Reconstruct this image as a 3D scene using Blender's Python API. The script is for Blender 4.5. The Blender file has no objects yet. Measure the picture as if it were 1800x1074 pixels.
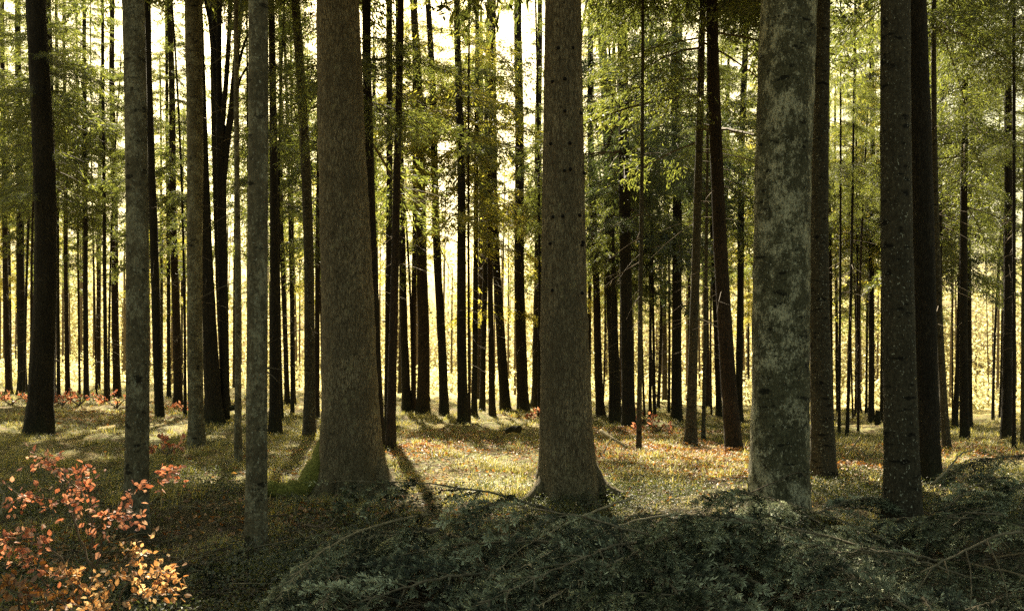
import bpy, math
import numpy as np
from math import radians as R

scene = bpy.context.scene
col = scene.collection
rng = np.random.default_rng(7)

# ------------------------------------------------------------------ camera
F = 1559.0            # focal length in photograph pixels (width 1800)
CX, HY, CZ = 900.0, 640.0, 1.6
cam_d = bpy.data.cameras.new('camera')
cam = bpy.data.objects.new('camera', cam_d)
col.objects.link(cam)
cam.location = (0, 0, CZ)
cam.rotation_euler = (R(90), 0, 0)
cam_d.sensor_width = 36.0
cam_d.lens = 36.0 * F / 1800.0
cam_d.shift_y = (HY - 537.0) / 1800.0
cam_d.clip_start = 0.05
cam_d.clip_end = 2000
scene.camera = cam

SUN_EL, SUN_AZ = 44.0, 11.0        # elevation; degrees to the left of straight ahead
SV = np.array([-math.sin(R(SUN_AZ)) * math.cos(R(SUN_EL)), math.cos(R(SUN_AZ)) * math.cos(R(SUN_EL)), math.sin(R(SUN_EL))])


def ss(a, b, x):
    t = np.clip((np.asarray(x, float) - a) / (b - a), 0, 1)
    return t * t * (3 - 2 * t)


def hgt(x, y):
    """height of the forest floor"""
    x = np.asarray(x, float)
    y = np.asarray(y, float)
    xx = np.clip(x, -30, 30)
    z = (-0.40 - 0.031 * xx) * ss(11, 36, y) - 0.7 * ss(48, 80, y)
    n = (0.055 * np.sin(0.9 * x + 1.3 * np.sin(0.5 * y + 0.4)) * np.sin(0.75 * y + 0.6 * np.sin(0.8 * x))
         + 0.05 * np.sin(2.1 * x + 0.8 * y + 1.1) * np.sin(1.7 * y - 0.9 * x)
         + 0.034 * np.sin(5.3 * x + 1.5 * np.sin(2.3 * y)) * np.sin(4.7 * y + 0.7)
         + 0.014 * np.sin(11.0 * x + 2.0 * np.sin(6.0 * y)) * np.sin(12.3 * y + 3.0 * np.sin(3.1 * x)))
    far = 1 + 1.3 * ss(15, 40, y)
    return z + n * far


def pix(px, py, d):
    return np.array([(px - CX) / F * d, d, CZ + (HY - py) / F * d])


def ground_at(px, py, dmax=47.0):
    """distance at which the line of sight through a point of the photograph meets the forest floor"""
    d = np.linspace(3.5, dmax, 3000)
    x = (px - CX) / F * d
    z = CZ + (HY - py) / F * d
    below = z < hgt(x, d)
    return float(d[np.argmax(below)]) if below.any() else dmax


# ------------------------------------------------------------------ mesh collection
class MB:
    def __init__(self):
        self.v, self.q, self.t, self.qm, self.tm, self.n = [], [], [], [], [], 0
        self.shade = []

    def add(self, v, quads=None, tris=None, mat=0):
        v = np.asarray(v, np.float32).reshape(-1, 3)
        if quads is not None and len(quads):
            quads = np.asarray(quads, np.int64)
            self.q.append(quads + self.n)
            self.qm.append(np.full(len(quads), mat, np.int32))
        if tris is not None and len(tris):
            tris = np.asarray(tris, np.int64)
            self.t.append(tris + self.n)
            self.tm.append(np.full(len(tris), mat, np.int32))
        self.v.append(v)
        self.n += len(v)

    def soup_q(self, p, mat=0):      # (m,4,3) loose quads
        m = len(p)
        self.add(p.reshape(-1, 3), quads=np.arange(m * 4).reshape(m, 4), mat=mat)

    def soup_t(self, p, mat=0):
        m = len(p)
        self.add(p.reshape(-1, 3), tris=np.arange(m * 3).reshape(m, 3), mat=mat)

    def tube(self, pts, rad, k=6, mat=0, cap=True):
        pts = np.asarray(pts, float)
        rad = np.asarray(rad, float)
        n = len(pts)
        tg = np.gradient(pts, axis=0)
        tg /= np.linalg.norm(tg, axis=1)[:, None] + 1e-9
        ref = np.array([0, 0, 1.0]) if abs(tg[:, 2]).mean() < 0.8 else np.array([1.0, 0, 0])
        u = np.cross(tg, ref)
        u /= np.linalg.norm(u, axis=1)[:, None] + 1e-9
        w = np.cross(tg, u)
        a = np.arange(k) / k * 2 * np.pi
        ring = pts[:, None, :] + rad[:, None, None] * (np.cos(a)[None, :, None] * u[:, None, :] + np.sin(a)[None, :, None] * w[:, None, :])
        i = np.arange(n - 1)[:, None] * k
        j = np.arange(k)[None, :]
        j2 = (j + 1) % k
        qd = np.stack([i + j, i + j2, i + k + j2, i + k + j], -1).reshape(-1, 4)
        v = ring.reshape(-1, 3)
        tris = []
        if cap:
            v = np.vstack([v, pts[0], pts[-1]])
            for jj in range(k):
                tris.append((n * k, (jj + 1) % k, jj))
                tris.append((n * k + 1, (n - 1) * k + jj, (n - 1) * k + (jj + 1) % k))
        self.add(v, quads=qd, tris=tris, mat=mat)

    def build(self, name, mats, parent=None, loc=None, smooth=True):
        me = bpy.data.meshes.new(name)
        v = np.vstack(self.v)
        q = np.vstack(self.q) if self.q else np.zeros((0, 4), np.int64)
        t = np.vstack(self.t) if self.t else np.zeros((0, 3), np.int64)
        me.vertices.add(len(v))
        me.vertices.foreach_set('co', v.ravel())
        loops = np.concatenate([q.ravel(), t.ravel()]).astype(np.int32)
        me.loops.add(len(loops))
        me.loops.foreach_set('vertex_index', loops)
        starts = np.concatenate([np.arange(len(q)) * 4, len(q) * 4 + np.arange(len(t)) * 3]).astype(np.int32)
        me.polygons.add(len(starts))
        me.polygons.foreach_set('loop_start', starts)
        mi = np.concatenate([np.concatenate(self.qm) if self.qm else np.zeros(0, np.int32), np.concatenate(self.tm) if self.tm else np.zeros(0, np.int32)])
        me.polygons.foreach_set('material_index', mi.astype(np.int32))
        me.polygons.foreach_set('use_smooth', np.full(len(starts), smooth))
        for m in (mats if isinstance(mats, (list, tuple)) else [mats]):
            me.materials.append(m)
        if self.shade:
            at = me.attributes.new('shade', 'FLOAT', 'POINT')
            at.data.foreach_set('value', np.concatenate(self.shade).astype(np.float32))
        me.update(calc_edges=True)
        me.validate()
        o = bpy.data.objects.new(name, me)
        col.objects.link(o)
        if parent is not None:
            o.parent = parent
        if loc is not None:
            o.location = loc
        return o


def tag(o, label=None, cat=None, group=None, kind=None):
    if label: o['label'] = label
    if cat: o['category'] = cat
    if group: o['group'] = group
    if kind: o['kind'] = kind
    return o


def empty(name, loc):
    o = bpy.data.objects.new(name, None)
    o.empty_display_size = 0.2
    col.objects.link(o)
    o.location = loc
    return o


# ------------------------------------------------------------------ materials
class NT:
    def __init__(self, name):
        self.m = bpy.data.materials.new(name)
        self.m.use_nodes = True
        self.t = self.m.node_tree
        self.t.nodes.clear()
        self.out = self.n('ShaderNodeOutputMaterial')

    def n(self, typ, **kw):
        nd = self.t.nodes.new(typ)
        for k, v in kw.items():
            if k.startswith('i_'):
                nd.inputs[k[2:].replace('_', ' ')].default_value = v
            else:
                setattr(nd, k, v)
        return nd

    def l(self, a, b):
        self.t.links.new(a, b)

    def coord(self, scale=(1, 1, 1), which='Object', offset=True):
        tc = self.n('ShaderNodeTexCoord')
        mp = self.n('ShaderNodeMapping')
        mp.inputs['Scale'].default_value = scale
        self.l(tc.outputs[which], mp.inputs['Vector'])
        if offset:
            oi = self.n('ShaderNodeObjectInfo')
            mu = self.n('ShaderNodeMath', operation='MULTIPLY')
            mu.inputs[1].default_value = 37.0
            self.l(oi.outputs['Random'], mu.inputs[0])
            self.l(mu.outputs[0], mp.inputs['Location'])
        return mp.outputs[0]

    def noise(self, vec, scale, detail=4, rough=0.6, dist=0.0):
        nd = self.n('ShaderNodeTexNoise')
        nd.inputs['Scale'].default_value = scale
        nd.inputs['Detail'].default_value = detail
        nd.inputs['Roughness'].default_value = rough
        nd.inputs['Distortion'].default_value = dist
        self.l(vec, nd.inputs['Vector'])
        return nd.outputs['Fac']

    def voro(self, vec, scale, feature='DISTANCE_TO_EDGE'):
        nd = self.n('ShaderNodeTexVoronoi', feature=feature)
        nd.inputs['Scale'].default_value = scale
        self.l(vec, nd.inputs['Vector'])
        return nd.outputs['Distance']

    def ramp(self, fac, stops):
        nd = self.n('ShaderNodeValToRGB')
        el = nd.color_ramp.elements
        while len(el) < len(stops):
            el.new(0.5)
        for e, (p, c) in zip(el, stops):
            e.position = p
            e.color = (*c, 1) if len(c) == 3 else c
        self.l(fac, nd.inputs[0])
        return nd.outputs[0]

    def mix(self, fac, a, b, blend='MIX'):
        nd = self.n('ShaderNodeMix', data_type='RGBA', blend_type=blend)
        for s, v in ((nd.inputs[0], fac), (nd.inputs[6], a), (nd.inputs[7], b)):
            if isinstance(v, (int, float)):
                s.default_value = v
            elif isinstance(v, tuple):
                s.default_value = (*v, 1)
            else:
                self.l(v, s)
        return nd.outputs[2]

    def math(self, op, a, b=0.0):
        nd = self.n('ShaderNodeMath', operation=op)
        for s, v in ((nd.inputs[0], a), (nd.inputs[1], b)):
            if isinstance(v, (int, float)):
                s.default_value = v
            else:
                self.l(v, s)
        return nd.outputs[0]

    def principled(self, colr, rough=0.9, bump=None, bstr=0.6, bdist=0.02, spec=0.2):
        p = self.n('ShaderNodeBsdfPrincipled')
        p.inputs['Roughness'].default_value = rough
        p.inputs['Specular IOR Level'].default_value = spec
        if isinstance(colr, tuple):
            p.inputs['Base Color'].default_value = (*colr, 1)
        else:
            self.l(colr, p.inputs['Base Color'])
        if bump is not None:
            b = self.n('ShaderNodeBump')
            b.inputs['Strength'].default_value = bstr
            b.inputs['Distance'].default_value = bdist
            self.l(bump, b.inputs['Height'])
            self.l(b.outputs[0], p.inputs['Normal'])
        self.l(p.outputs[0], self.out.inputs[0])
        return self.m


def bark_scaly(name, dark, mid, light, moss=0.25):
    t = NT(name)
    vec = t.coord((1, 1, 0.22))
    streak = t.noise(t.coord((1, 1, 0.06)), 16, 4, 0.7)
    warp = t.noise(vec, 9, 3)
    v1 = t.voro(vec, 50)
    v2 = t.voro(vec, 110)
    n1 = t.noise(vec, 40, 8, 0.9)
    big = t.noise(t.coord((1, 1, 0.6)), 2.2, 4, 0.65)
    e = t.math('ADD', t.math('MULTIPLY', t.math('MINIMUM', t.math('MULTIPLY', v1, 4.0), 1.0), 0.38), t.math('MULTIPLY', t.math('SUBTRACT', n1, 0.36), 1.9))
    e = t.math('ADD', e, t.math('MULTIPLY', v2, 0.35))
    plate = t.math('MINIMUM', t.math('MULTIPLY', t.voro(t.coord((1, 1, 0.3)), 17), 6.0), 1.0)
    e = t.math('MULTIPLY', e, t.math('ADD', t.math('MULTIPLY', plate, 0.5), 0.58))
    e = t.math('MULTIPLY', e, t.math('ADD', t.math('MULTIPLY', streak, 1.3), 0.35))
    c = t.ramp(e, [(0.12, dark), (0.42, mid), (0.8, light)])
    c = t.mix(t.ramp(big, [(0.38, (0, 0, 0)), (0.68, (0.75, 0.75, 0.75))]), c, tuple(x * 0.5 for x in mid))
    lich = t.ramp(t.noise(t.coord((1, 1, 0.7)), 7, 6, 0.8), [(0.58, (0, 0, 0)), (0.68, (0.5, 0.5, 0.5))])
    c = t.mix(lich, c, (light[0] * 1.05, light[1] * 1.15, light[2] * 1.0))
    if moss:
        sep = t.n('ShaderNodeSeparateXYZ')
        tc = t.n('ShaderNodeTexCoord')
        t.l(tc.outputs['Object'], sep.inputs[0])
        low = t.ramp(t.math('ADD', t.math('MULTIPLY', sep.outputs['Z'], 0.8), t.math('MULTIPLY', t.noise(vec, 5, 4), 0.9)), [(0.45, (moss, moss, moss)), (1.0, (0, 0, 0))])
        c = t.mix(low, c, (0.06, 0.075, 0.02))
    return t.principled(c, 0.95, t.math('ADD', e, t.math('MULTIPLY', warp, 0.3)), 0.9, 0.02)


def bark_fir(name, dark, mid, light, specks=0.5, patches=0.0):
    t = NT(name)
    vec = t.coord((1, 1, 0.5))
    hv = t.coord((1, 1, 2.6))
    n1 = t.noise(vec, 38, 6, 0.75)
    n2 = t.noise(t.coord(), 3.0, 5, 0.7)
    c = t.ramp(n1, [(0.3, dark), (0.52, mid), (0.75, light)])
    c = t.mix(t.ramp(n2, [(0.3, (0.45,) * 3), (0.6, (0, 0, 0))]), c, tuple(x * 0.6 for x in dark))
    scars = t.ramp(t.noise(hv, 6, 3, 0.5), [(0.6, (0, 0, 0)), (0.66, (0.9, 0.9, 0.9))])
    c = t.mix(scars, c, tuple(x * 0.35 for x in dark))
    if patches:
        pn = t.ramp(t.noise(t.coord((1, 1, 0.75)), 4.2, 9, 0.85, 0.1), [(0.5, (0, 0, 0)), (0.55, (patches,) * 3)])
        fine = t.ramp(t.noise(vec, 48, 5, 0.85), [(0.42, (0.1,) * 3), (0.56, (1, 1, 1))])
        c = t.mix(t.mix(1.0, pn, fine, 'MULTIPLY'), c, (0.52, 0.48, 0.32))
    sp = t.ramp(t.noise(t.coord((1, 1, 0.7)), 55, 2, 0.5), [(0.655, (0, 0, 0)), (0.7, (specks,) * 3)])
    c = t.mix(sp, c, (0.42, 0.41, 0.32))
    return t.principled(c, 0.92, n1, 0.8, 0.02)


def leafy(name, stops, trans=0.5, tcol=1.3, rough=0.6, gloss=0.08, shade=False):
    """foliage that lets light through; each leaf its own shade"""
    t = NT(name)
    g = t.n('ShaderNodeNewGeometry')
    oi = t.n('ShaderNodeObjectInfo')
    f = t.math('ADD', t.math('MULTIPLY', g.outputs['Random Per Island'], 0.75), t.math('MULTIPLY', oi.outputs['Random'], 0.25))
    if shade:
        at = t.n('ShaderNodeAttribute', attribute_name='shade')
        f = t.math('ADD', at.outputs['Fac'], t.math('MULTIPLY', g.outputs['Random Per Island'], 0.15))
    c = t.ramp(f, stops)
    d = t.n('ShaderNodeBsdfDiffuse')
    tr = t.n('ShaderNodeBsdfTranslucent')
    gl = t.n('ShaderNodeBsdfGlossy')
    gl.inputs['Roughness'].default_value = rough
    t.l(c, d.inputs[0])
    hs = t.n('ShaderNodeHueSaturation')
    hs.inputs['Saturation'].default_value = 1.1
    hs.inputs['Value'].default_value = tcol
    t.l(c, hs.inputs['Color'])
    t.l(hs.outputs[0], tr.inputs[0])
    m1 = t.n('ShaderNodeMixShader')
    m1.inputs[0].default_value = trans
    t.l(d.outputs[0], m1.inputs[1])
    t.l(tr.outputs[0], m1.inputs[2])
    m2 = t.n('ShaderNodeMixShader')
    m2.inputs[0].default_value = gloss
    t.l(m1.outputs[0], m2.inputs[1])
    t.l(gl.outputs[0], m2.inputs[2])
    t.l(m2.outputs[0], t.out.inputs[0])
    return t.m


M = {}
M['s'] = bark_scaly('spruce_bark', (0.032, 0.023, 0.014), (0.20, 0.155, 0.092), (0.44, 0.355, 0.22))  # colour raised to hold the sky light falling on the front trunks
M['r'] = bark_scaly('reddish_bark', (0.01, 0.007, 0.005), (0.042, 0.028, 0.019), (0.09, 0.06, 0.04), 0.15)
M['d'] = bark_scaly('dark_bark', (0.008, 0.0065, 0.005), (0.03, 0.024, 0.017), (0.065, 0.052, 0.038), 0.2)  # darker copy: backlit shade is put into the bark colour
M['f'] = bark_fir('fir_bark', (0.02, 0.016, 0.01), (0.062, 0.051, 0.032), (0.13, 0.11, 0.07), 0.8)
M['l'] = bark_fir('lichen_bark', (0.03, 0.027, 0.016), (0.10, 0.092, 0.052), (0.22, 0.205, 0.12), 0.9, 1.0)
M['p'] = bark_fir('pale_bark', (0.045, 0.036, 0.021), (0.125, 0.104, 0.062), (0.26, 0.22, 0.135), 0.7, 0.45)
t = NT('dead_twig'); M['twig'] = t.principled(t.ramp(t.noise(t.coord(), 14, 4), [(0.3, (0.06, 0.045, 0.03)), (0.7, (0.17, 0.13, 0.085))]), 0.9)
t = NT('pale_stick'); M['stick'] = t.principled(t.ramp(t.noise(t.coord(), 20, 4), [(0.3, (0.16, 0.13, 0.08)), (0.7, (0.38, 0.32, 0.2))]), 0.85)
t = NT('knot'); M['knot'] = t.principled((0.012, 0.009, 0.007), 0.9)
t = NT('root_moss'); M['moss'] = t.principled(t.ramp(t.noise(t.coord(), 40, 6, 0.75), [(0.3, (0.04, 0.042, 0.01)), (0.48, (0.16, 0.16, 0.035)), (0.68, (0.36, 0.34, 0.085))]), 0.95, t.noise(t.coord(), 90, 4), 1.0, 0.02)
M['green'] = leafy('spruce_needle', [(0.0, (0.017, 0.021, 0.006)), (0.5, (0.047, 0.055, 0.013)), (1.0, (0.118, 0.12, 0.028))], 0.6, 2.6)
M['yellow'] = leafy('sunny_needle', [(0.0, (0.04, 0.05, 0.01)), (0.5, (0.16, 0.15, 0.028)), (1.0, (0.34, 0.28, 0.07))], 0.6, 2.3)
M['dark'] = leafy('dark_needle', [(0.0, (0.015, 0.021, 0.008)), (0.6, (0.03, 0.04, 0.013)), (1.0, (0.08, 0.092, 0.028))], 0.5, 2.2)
M['heap'] = leafy('cut_needle', [(0.0, (0.006, 0.008, 0.004)), (0.28, (0.045, 0.056, 0.032)), (0.6, (0.24, 0.26, 0.16)), (1.0, (0.62, 0.65, 0.44))], 0.2, 1.2, gloss=0.03, shade=True)  # dark bases and bright tips hold shade and light in the needle colour
M['beech'] = leafy('beech_leaf', [(0.0, (0.15, 0.05, 0.028)), (0.4, (0.45, 0.165, 0.09)), (0.75, (0.6, 0.28, 0.165)), (1.0, (0.65, 0.46, 0.3))], 0.45, 1.2)
M['beech_gold'] = leafy('golden_leaf', [(0.0, (0.3, 0.11, 0.045)), (0.5, (0.56, 0.29, 0.12)), (1.0, (0.7, 0.52, 0.28))], 0.5, 1.25)
M['litter'] = leafy('litter_leaf', [(0.0, (0.10, 0.04, 0.015)), (0.5, (0.28, 0.12, 0.035)), (1.0, (0.46, 0.27, 0.10))], 0.3, 1.2)
M['under'] = leafy('undergrowth_leaf', [(0.0, (0.02, 0.026, 0.009)), (0.6, (0.06, 0.07, 0.02)), (1.0, (0.16, 0.16, 0.05))], 0.4, 1.5)
M['brown'] = leafy('brown_leaf', [(0.0, (0.02, 0.014, 0.008)), (0.6, (0.07, 0.048, 0.025)), (1.0, (0.2, 0.14, 0.07))], 0.2, 1.2)
M['grass'] = leafy('grass_blade', [(0.0, (0.05, 0.06, 0.012)), (0.35, (0.15, 0.15, 0.03)), (0.7, (0.34, 0.29, 0.08)), (1.0, (0.5, 0.42, 0.18))], 0.45, 1.3)
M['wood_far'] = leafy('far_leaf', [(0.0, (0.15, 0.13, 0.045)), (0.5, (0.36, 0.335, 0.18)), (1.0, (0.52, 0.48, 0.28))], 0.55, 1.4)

t = NT('forest_floor')
gv = t.coord(which='Object', offset=False)
a = t.noise(gv, 0.55, 5, 0.65)
b = t.noise(gv, 3.5, 6, 0.75)
c3 = t.noise(gv, 34, 5, 0.8)
c4 = t.voro(gv, 26, 'F1')
soil = t.ramp(c3, [(0.3, (0.015, 0.01, 0.005)), (0.5, (0.085, 0.055, 0.023)), (0.72, (0.28, 0.19, 0.08))])
moss = t.ramp(c3, [(0.3, (0.02, 0.026, 0.007)), (0.5, (0.11, 0.115, 0.024)), (0.72, (0.28, 0.25, 0.065))])
straw = t.ramp(c3, [(0.3, (0.08, 0.055, 0.018)), (0.5, (0.26, 0.19, 0.06)), (0.72, (0.44, 0.35, 0.13))])
cc = t.mix(t.ramp(b, [(0.42, (0, 0, 0)), (0.58, (1, 1, 1))]), soil, moss)
cc = t.mix(t.ramp(a, [(0.5, (0, 0, 0)), (0.66, (0.8, 0.8, 0.8))]), cc, straw)
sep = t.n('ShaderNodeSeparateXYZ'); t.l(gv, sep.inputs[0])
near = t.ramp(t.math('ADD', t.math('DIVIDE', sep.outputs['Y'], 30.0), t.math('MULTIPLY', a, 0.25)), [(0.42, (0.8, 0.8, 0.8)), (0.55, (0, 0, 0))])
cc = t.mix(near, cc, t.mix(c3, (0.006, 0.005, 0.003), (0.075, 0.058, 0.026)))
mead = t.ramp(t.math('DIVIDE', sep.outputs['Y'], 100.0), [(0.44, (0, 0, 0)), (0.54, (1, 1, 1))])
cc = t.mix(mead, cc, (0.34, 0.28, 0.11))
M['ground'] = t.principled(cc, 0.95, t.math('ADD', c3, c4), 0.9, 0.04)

# ------------------------------------------------------------------ the ground: one sheet
nr, na = 420, 460
rad_ = np.concatenate([[0.0], 0.6 * (320 / 0.6) ** (np.linspace(0, 1, nr - 1))])
ang = np.concatenate([np.linspace(R(48), R(132), 360), np.linspace(R(132), R(408), na - 360 + 2)[1:-1]])
gx = rad_[:, None] * np.cos(ang)[None, :]
gy = rad_[:, None] * np.sin(ang)[None, :]
gz = hgt(gx, gy)
i = np.arange(nr - 1)[:, None] * na
j = np.arange(na)[None, :]
j2 = (j + 1) % na
g = MB()
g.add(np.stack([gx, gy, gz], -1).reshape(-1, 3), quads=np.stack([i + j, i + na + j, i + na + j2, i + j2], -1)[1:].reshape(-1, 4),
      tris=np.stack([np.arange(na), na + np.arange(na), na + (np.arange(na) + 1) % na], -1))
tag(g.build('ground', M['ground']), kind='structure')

# ------------------------------------------------------------------ sun patches: gaps in the canopy
LIT = []
def lit(px, py, hx, hy, z=0.0, d=None):
    d = d or ground_at(px, py)
    p = pix(px, py, d)
    zz = p[2]
    gp = p - SV * (zz / SV[2])
    LIT.append((gp[0], gp[1], hx, hy))
lit(830, 742, 3.2, 5.5); lit(800, 790, 1.9, 2.4); lit(880, 800, 1.0, 1.3); lit(1190, 800, 2.1, 2.8); lit(1130, 760, 2.4, 3.5)
lit(1240, 870, 0.75, 0.9); lit(240, 805, 0.8, 1.0); lit(40, 750, 1.9, 1.6); lit(320, 722, 2.6, 3.5); lit(530, 845, 0.6, 0.8)
lit(380, 845, 0.7, 0.5); lit(1500, 845, 1.0, 0.6); lit(1700, 870, 1.0, 0.7); lit(500, 720, 2.0, 3.0); lit(120, 800, 0.8, 0.6)
lit(700, 960, 0.35, 0.3); lit(1560, 745, 2.5, 2.5); lit(640, 900, 0.4, 0.25)
lit(170, 930, 1.2, 0.9, d=5.0); lit(250, 1000, 0.8, 0.6, d=4.8)
NSUN = len(LIT)
for px_, py_, hx_, hy_, d_ in ((620, 965, .45, .3, 5.8), (900, 1020, .4, .3, 5.3), (1040, 985, .35, .25, 5.7), (1130, 940, .35, .25, 6.2), (1250, 935, .3, .3, 6.3), (760, 990, .3, .2, 5.6), (1450, 960, .4, .25, 6.2), (1690, 900, .5, .3, 7.4)):
    lit(px_, py_, hx_, hy_, d=d_)
DAPPLE = np.array(LIT[NSUN:])
LIT = np.array(LIT[:NSUN])

def sunlit(p, spots=None):
    """True where the ray from p to the ground along the sunlight ends in one of the canopy gaps"""
    gp = p - SV * (p[..., 2:3] / SV[2])
    x, y = gp[..., 0], gp[..., 1]
    wob = 0.25 * np.sin(3.1 * x + 1.7 * y) + 0.2 * np.sin(5.3 * y - 2.2 * x + 1.0)
    m = np.zeros(x.shape, bool)
    for (cx_, cy_, hx, hy) in (LIT if spots is None else spots):
        m |= (((x - cx_) / hx) ** 2 + ((y - cy_) / hy) ** 2) < 1 + wob
    return m

# ------------------------------------------------------------------ trunks
def trunk_mesh(mb, pts, rads, flare=0.3, near=False, seed=0, lobes=5):
    r = np.random.default_rng(seed)
    k = 40 if near else 10
    pts = np.asarray(pts); n = len(pts)
    a = np.arange(k) / k * 2 * np.pi
    z = pts[:, 2] - pts[0, 2]
    ph = r.uniform(0, 6.28, 4)
    lob = 0.5 + 0.5 * np.cos(lobes * a + ph[0] + 0.6 * np.sin(a + ph[1]))
    lob2 = 0.5 + 0.5 * np.cos((lobes - 2) * a + ph[2])
    fl = flare * np.exp(-z / 0.32)[:, None] * (0.25 + 0.95 * lob[None, :] ** 1.7) + 0.2 * flare * np.exp(-z / 1.1)[:, None] * (0.6 + lob2[None, :])
    nz = 1 + 0.018 * np.sin(3 * a[None, :] + 1.3 * z[:, None] + ph[1]) + 0.014 * np.sin(5 * a[None, :] + 3.7 * z[:, None] + ph[3]) * np.sin(8.3 * z[:, None] + ph[2]) + 0.009 * np.sin(11 * a[None, :] - 6.1 * z[:, None]) * np.sin(17 * z[:, None] + ph[0]) + (0.012 * r.standard_normal((n, k)) if near else 0.03 * r.standard_normal((n, k)))
    rr = rads[:, None] * (1 + fl) * nz
    v = np.stack([pts[:, 0:1] + rr * np.cos(a), pts[:, 1:2] + rr * np.sin(a), np.repeat(pts[:, 2:3], k, 1)], -1)
    i = np.arange(n - 1)[:, None] * k
    j = np.arange(k)[None, :]
    mb.add(v.reshape(-1, 3), quads=np.stack([i + j, i + (j + 1) % k, i + k + (j + 1) % k, i + k + j], -1).reshape(-1, 4))


def bough_template(seed, reps=4, fine=1.0):
    """one conifer bough of length 1 along +X: sprays (m,4,3) and its bare stem"""
    r = np.random.default_rng(seed)
    out = []
    for tt in np.linspace(0.12, 1.0, 15):
        base = np.array([tt, 0.05 * math.sin(4 * tt + seed), -0.22 * tt * tt + 0.05 * tt])
        for sd in (-1, 1):
            L = (0.40 * (1 - tt) + 0.10) * r.uniform(0.6, 1.25)
            if r.random() < 0.12: continue
            an = R(r.uniform(35, 65))
            dr = np.array([math.cos(an), sd * math.sin(an), r.uniform(-0.35, 0.1)])
            m = int(3 + L * 15)
            s = np.linspace(0.12, 1, m)
            p = base + L * s[:, None] * dr + np.array([0, 0, -0.25 * L])[None, :] * (s ** 2)[:, None]
            for rep in range(reps):
                ln = r.uniform(0.04, 0.10, m) * fine
                dd = dr * 0.7 + np.stack([r.normal(0, .45, m), r.normal(0, .45, m), r.normal(-.35, .3, m)], -1)
                dd /= np.linalg.norm(dd, axis=1)[:, None]
                sdv = np.cross(dd, r.standard_normal((m, 3)))
                sdv /= np.linalg.norm(sdv, axis=1)[:, None] + 1e-6
                w = r.uniform(0.0045, 0.011, m)[:, None] * fine
                q0 = p + r.normal(0, 0.02, (m, 3))
                q2 = q0 + dd * ln[:, None]
                qm = q0 + dd * ln[:, None] * 0.45
                out.append(np.stack([q0, qm + sdv * w, q2, qm - sdv * w], 1))
    return np.concatenate(out)

TEMPL = [bough_template(s) for s in range(8)]
FINE = [bough_template(s + 20, 12, 0.5) for s in range(6)]


def add_crown(mb, axis, z0, z1, rad, nb, seed, base, clear=True, thin=0.0, droop=0.0, fine_to=-1.0):
    """axis(z) gives the trunk centre; boughs all round from z0 to z1"""
    r = np.random.default_rng(seed)
    for b in range(nb):
        f = r.uniform(0, 1) ** 0.9
        z = z0 + (z1 - z0) * f
        L = rad * (1 - 0.85 * f ** 1.3) * r.uniform(0.55, 1.1)
        if f < 0.12: L *= r.uniform(0.5, 1)
        az = r.uniform(0, 2 * np.pi)
        pit = R(r.uniform(-24, -4) + 26 * f - droop)
        rol = R(r.normal(0, 14))
        T = FINE[r.integers(len(FINE))] if z < fine_to else TEMPL[r.integers(len(TEMPL))]
        if thin: T = T[r.random(len(T)) > thin]
        P = T * L
        cr, sr = math.cos(rol), math.sin(rol)
        P = np.stack([P[..., 0], P[..., 1] * cr - P[..., 2] * sr, P[..., 1] * sr + P[..., 2] * cr], -1)
        cp, sp = math.cos(pit), math.sin(pit)
        P = np.stack([P[..., 0] * cp - P[..., 2] * sp, P[..., 1], P[..., 0] * sp + P[..., 2] * cp], -1)
        ca, sa = math.cos(az), math.sin(az)
        P = np.stack([P[..., 0] * ca - P[..., 1] * sa, P[..., 0] * sa + P[..., 1] * ca, P[..., 2]], -1)
        c = axis(z)
        P = P + c
        if clear:
            cen = P.mean(1) + base
            keep = ~((sunlit(cen) & (r.random(len(P)) < 0.97)) | (sunlit(cen, DAPPLE) & (r.random(len(P)) < 0.6)))
            P = P[keep]
        if len(P): mb.soup_q(P.astype(np.float32), 0)
        s = np.linspace(0, 0.95, 5)
        st = np.stack([s * L, 0.05 * np.sin(4 * s) * L * 0, (-0.22 * s * s + 0.05 * s) * L], -1)
        st = np.stack([st[:, 0] * cp - st[:, 2] * sp, st[:, 1], st[:, 0] * sp + st[:, 2] * cp], -1)
        st = np.stack([st[:, 0] * ca, st[:, 0] * sa, st[:, 2]], -1) + c
        mb.tube(st, 0.008 * L * (1.25 - s), 3, 1, False)


def add_dead_twigs(mb, axis, zlo, zhi, n, seed, lmax=0.9, mat=1):
    r = np.random.default_rng(seed)
    for b in range(n):
        z = r.uniform(zlo, zhi)
        L = lmax * r.uniform(0.15, 1)
        az = r.uniform(0, 6.28)
        s = np.linspace(0, 1, 4)
        dz = r.uniform(-0.45, 0.1)
        p = axis(z) + np.stack([L * s * math.cos(az), L * s * math.sin(az), L * (dz * s - 0.2 * s * s)], -1)
        mb.tube(p, 0.009 * (1.15 - s), 3, mat, False)
        if L > 0.4:
            az2 = az + r.choice([-0.8, 0.8])
            q = p[2] + np.stack([0.35 * L * s * math.cos(az2), 0.35 * L * s * math.sin(az2), -0.1 * L * s], -1)
            mb.tube(q, 0.005 * (1.15 - s), 3, mat, False)


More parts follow.
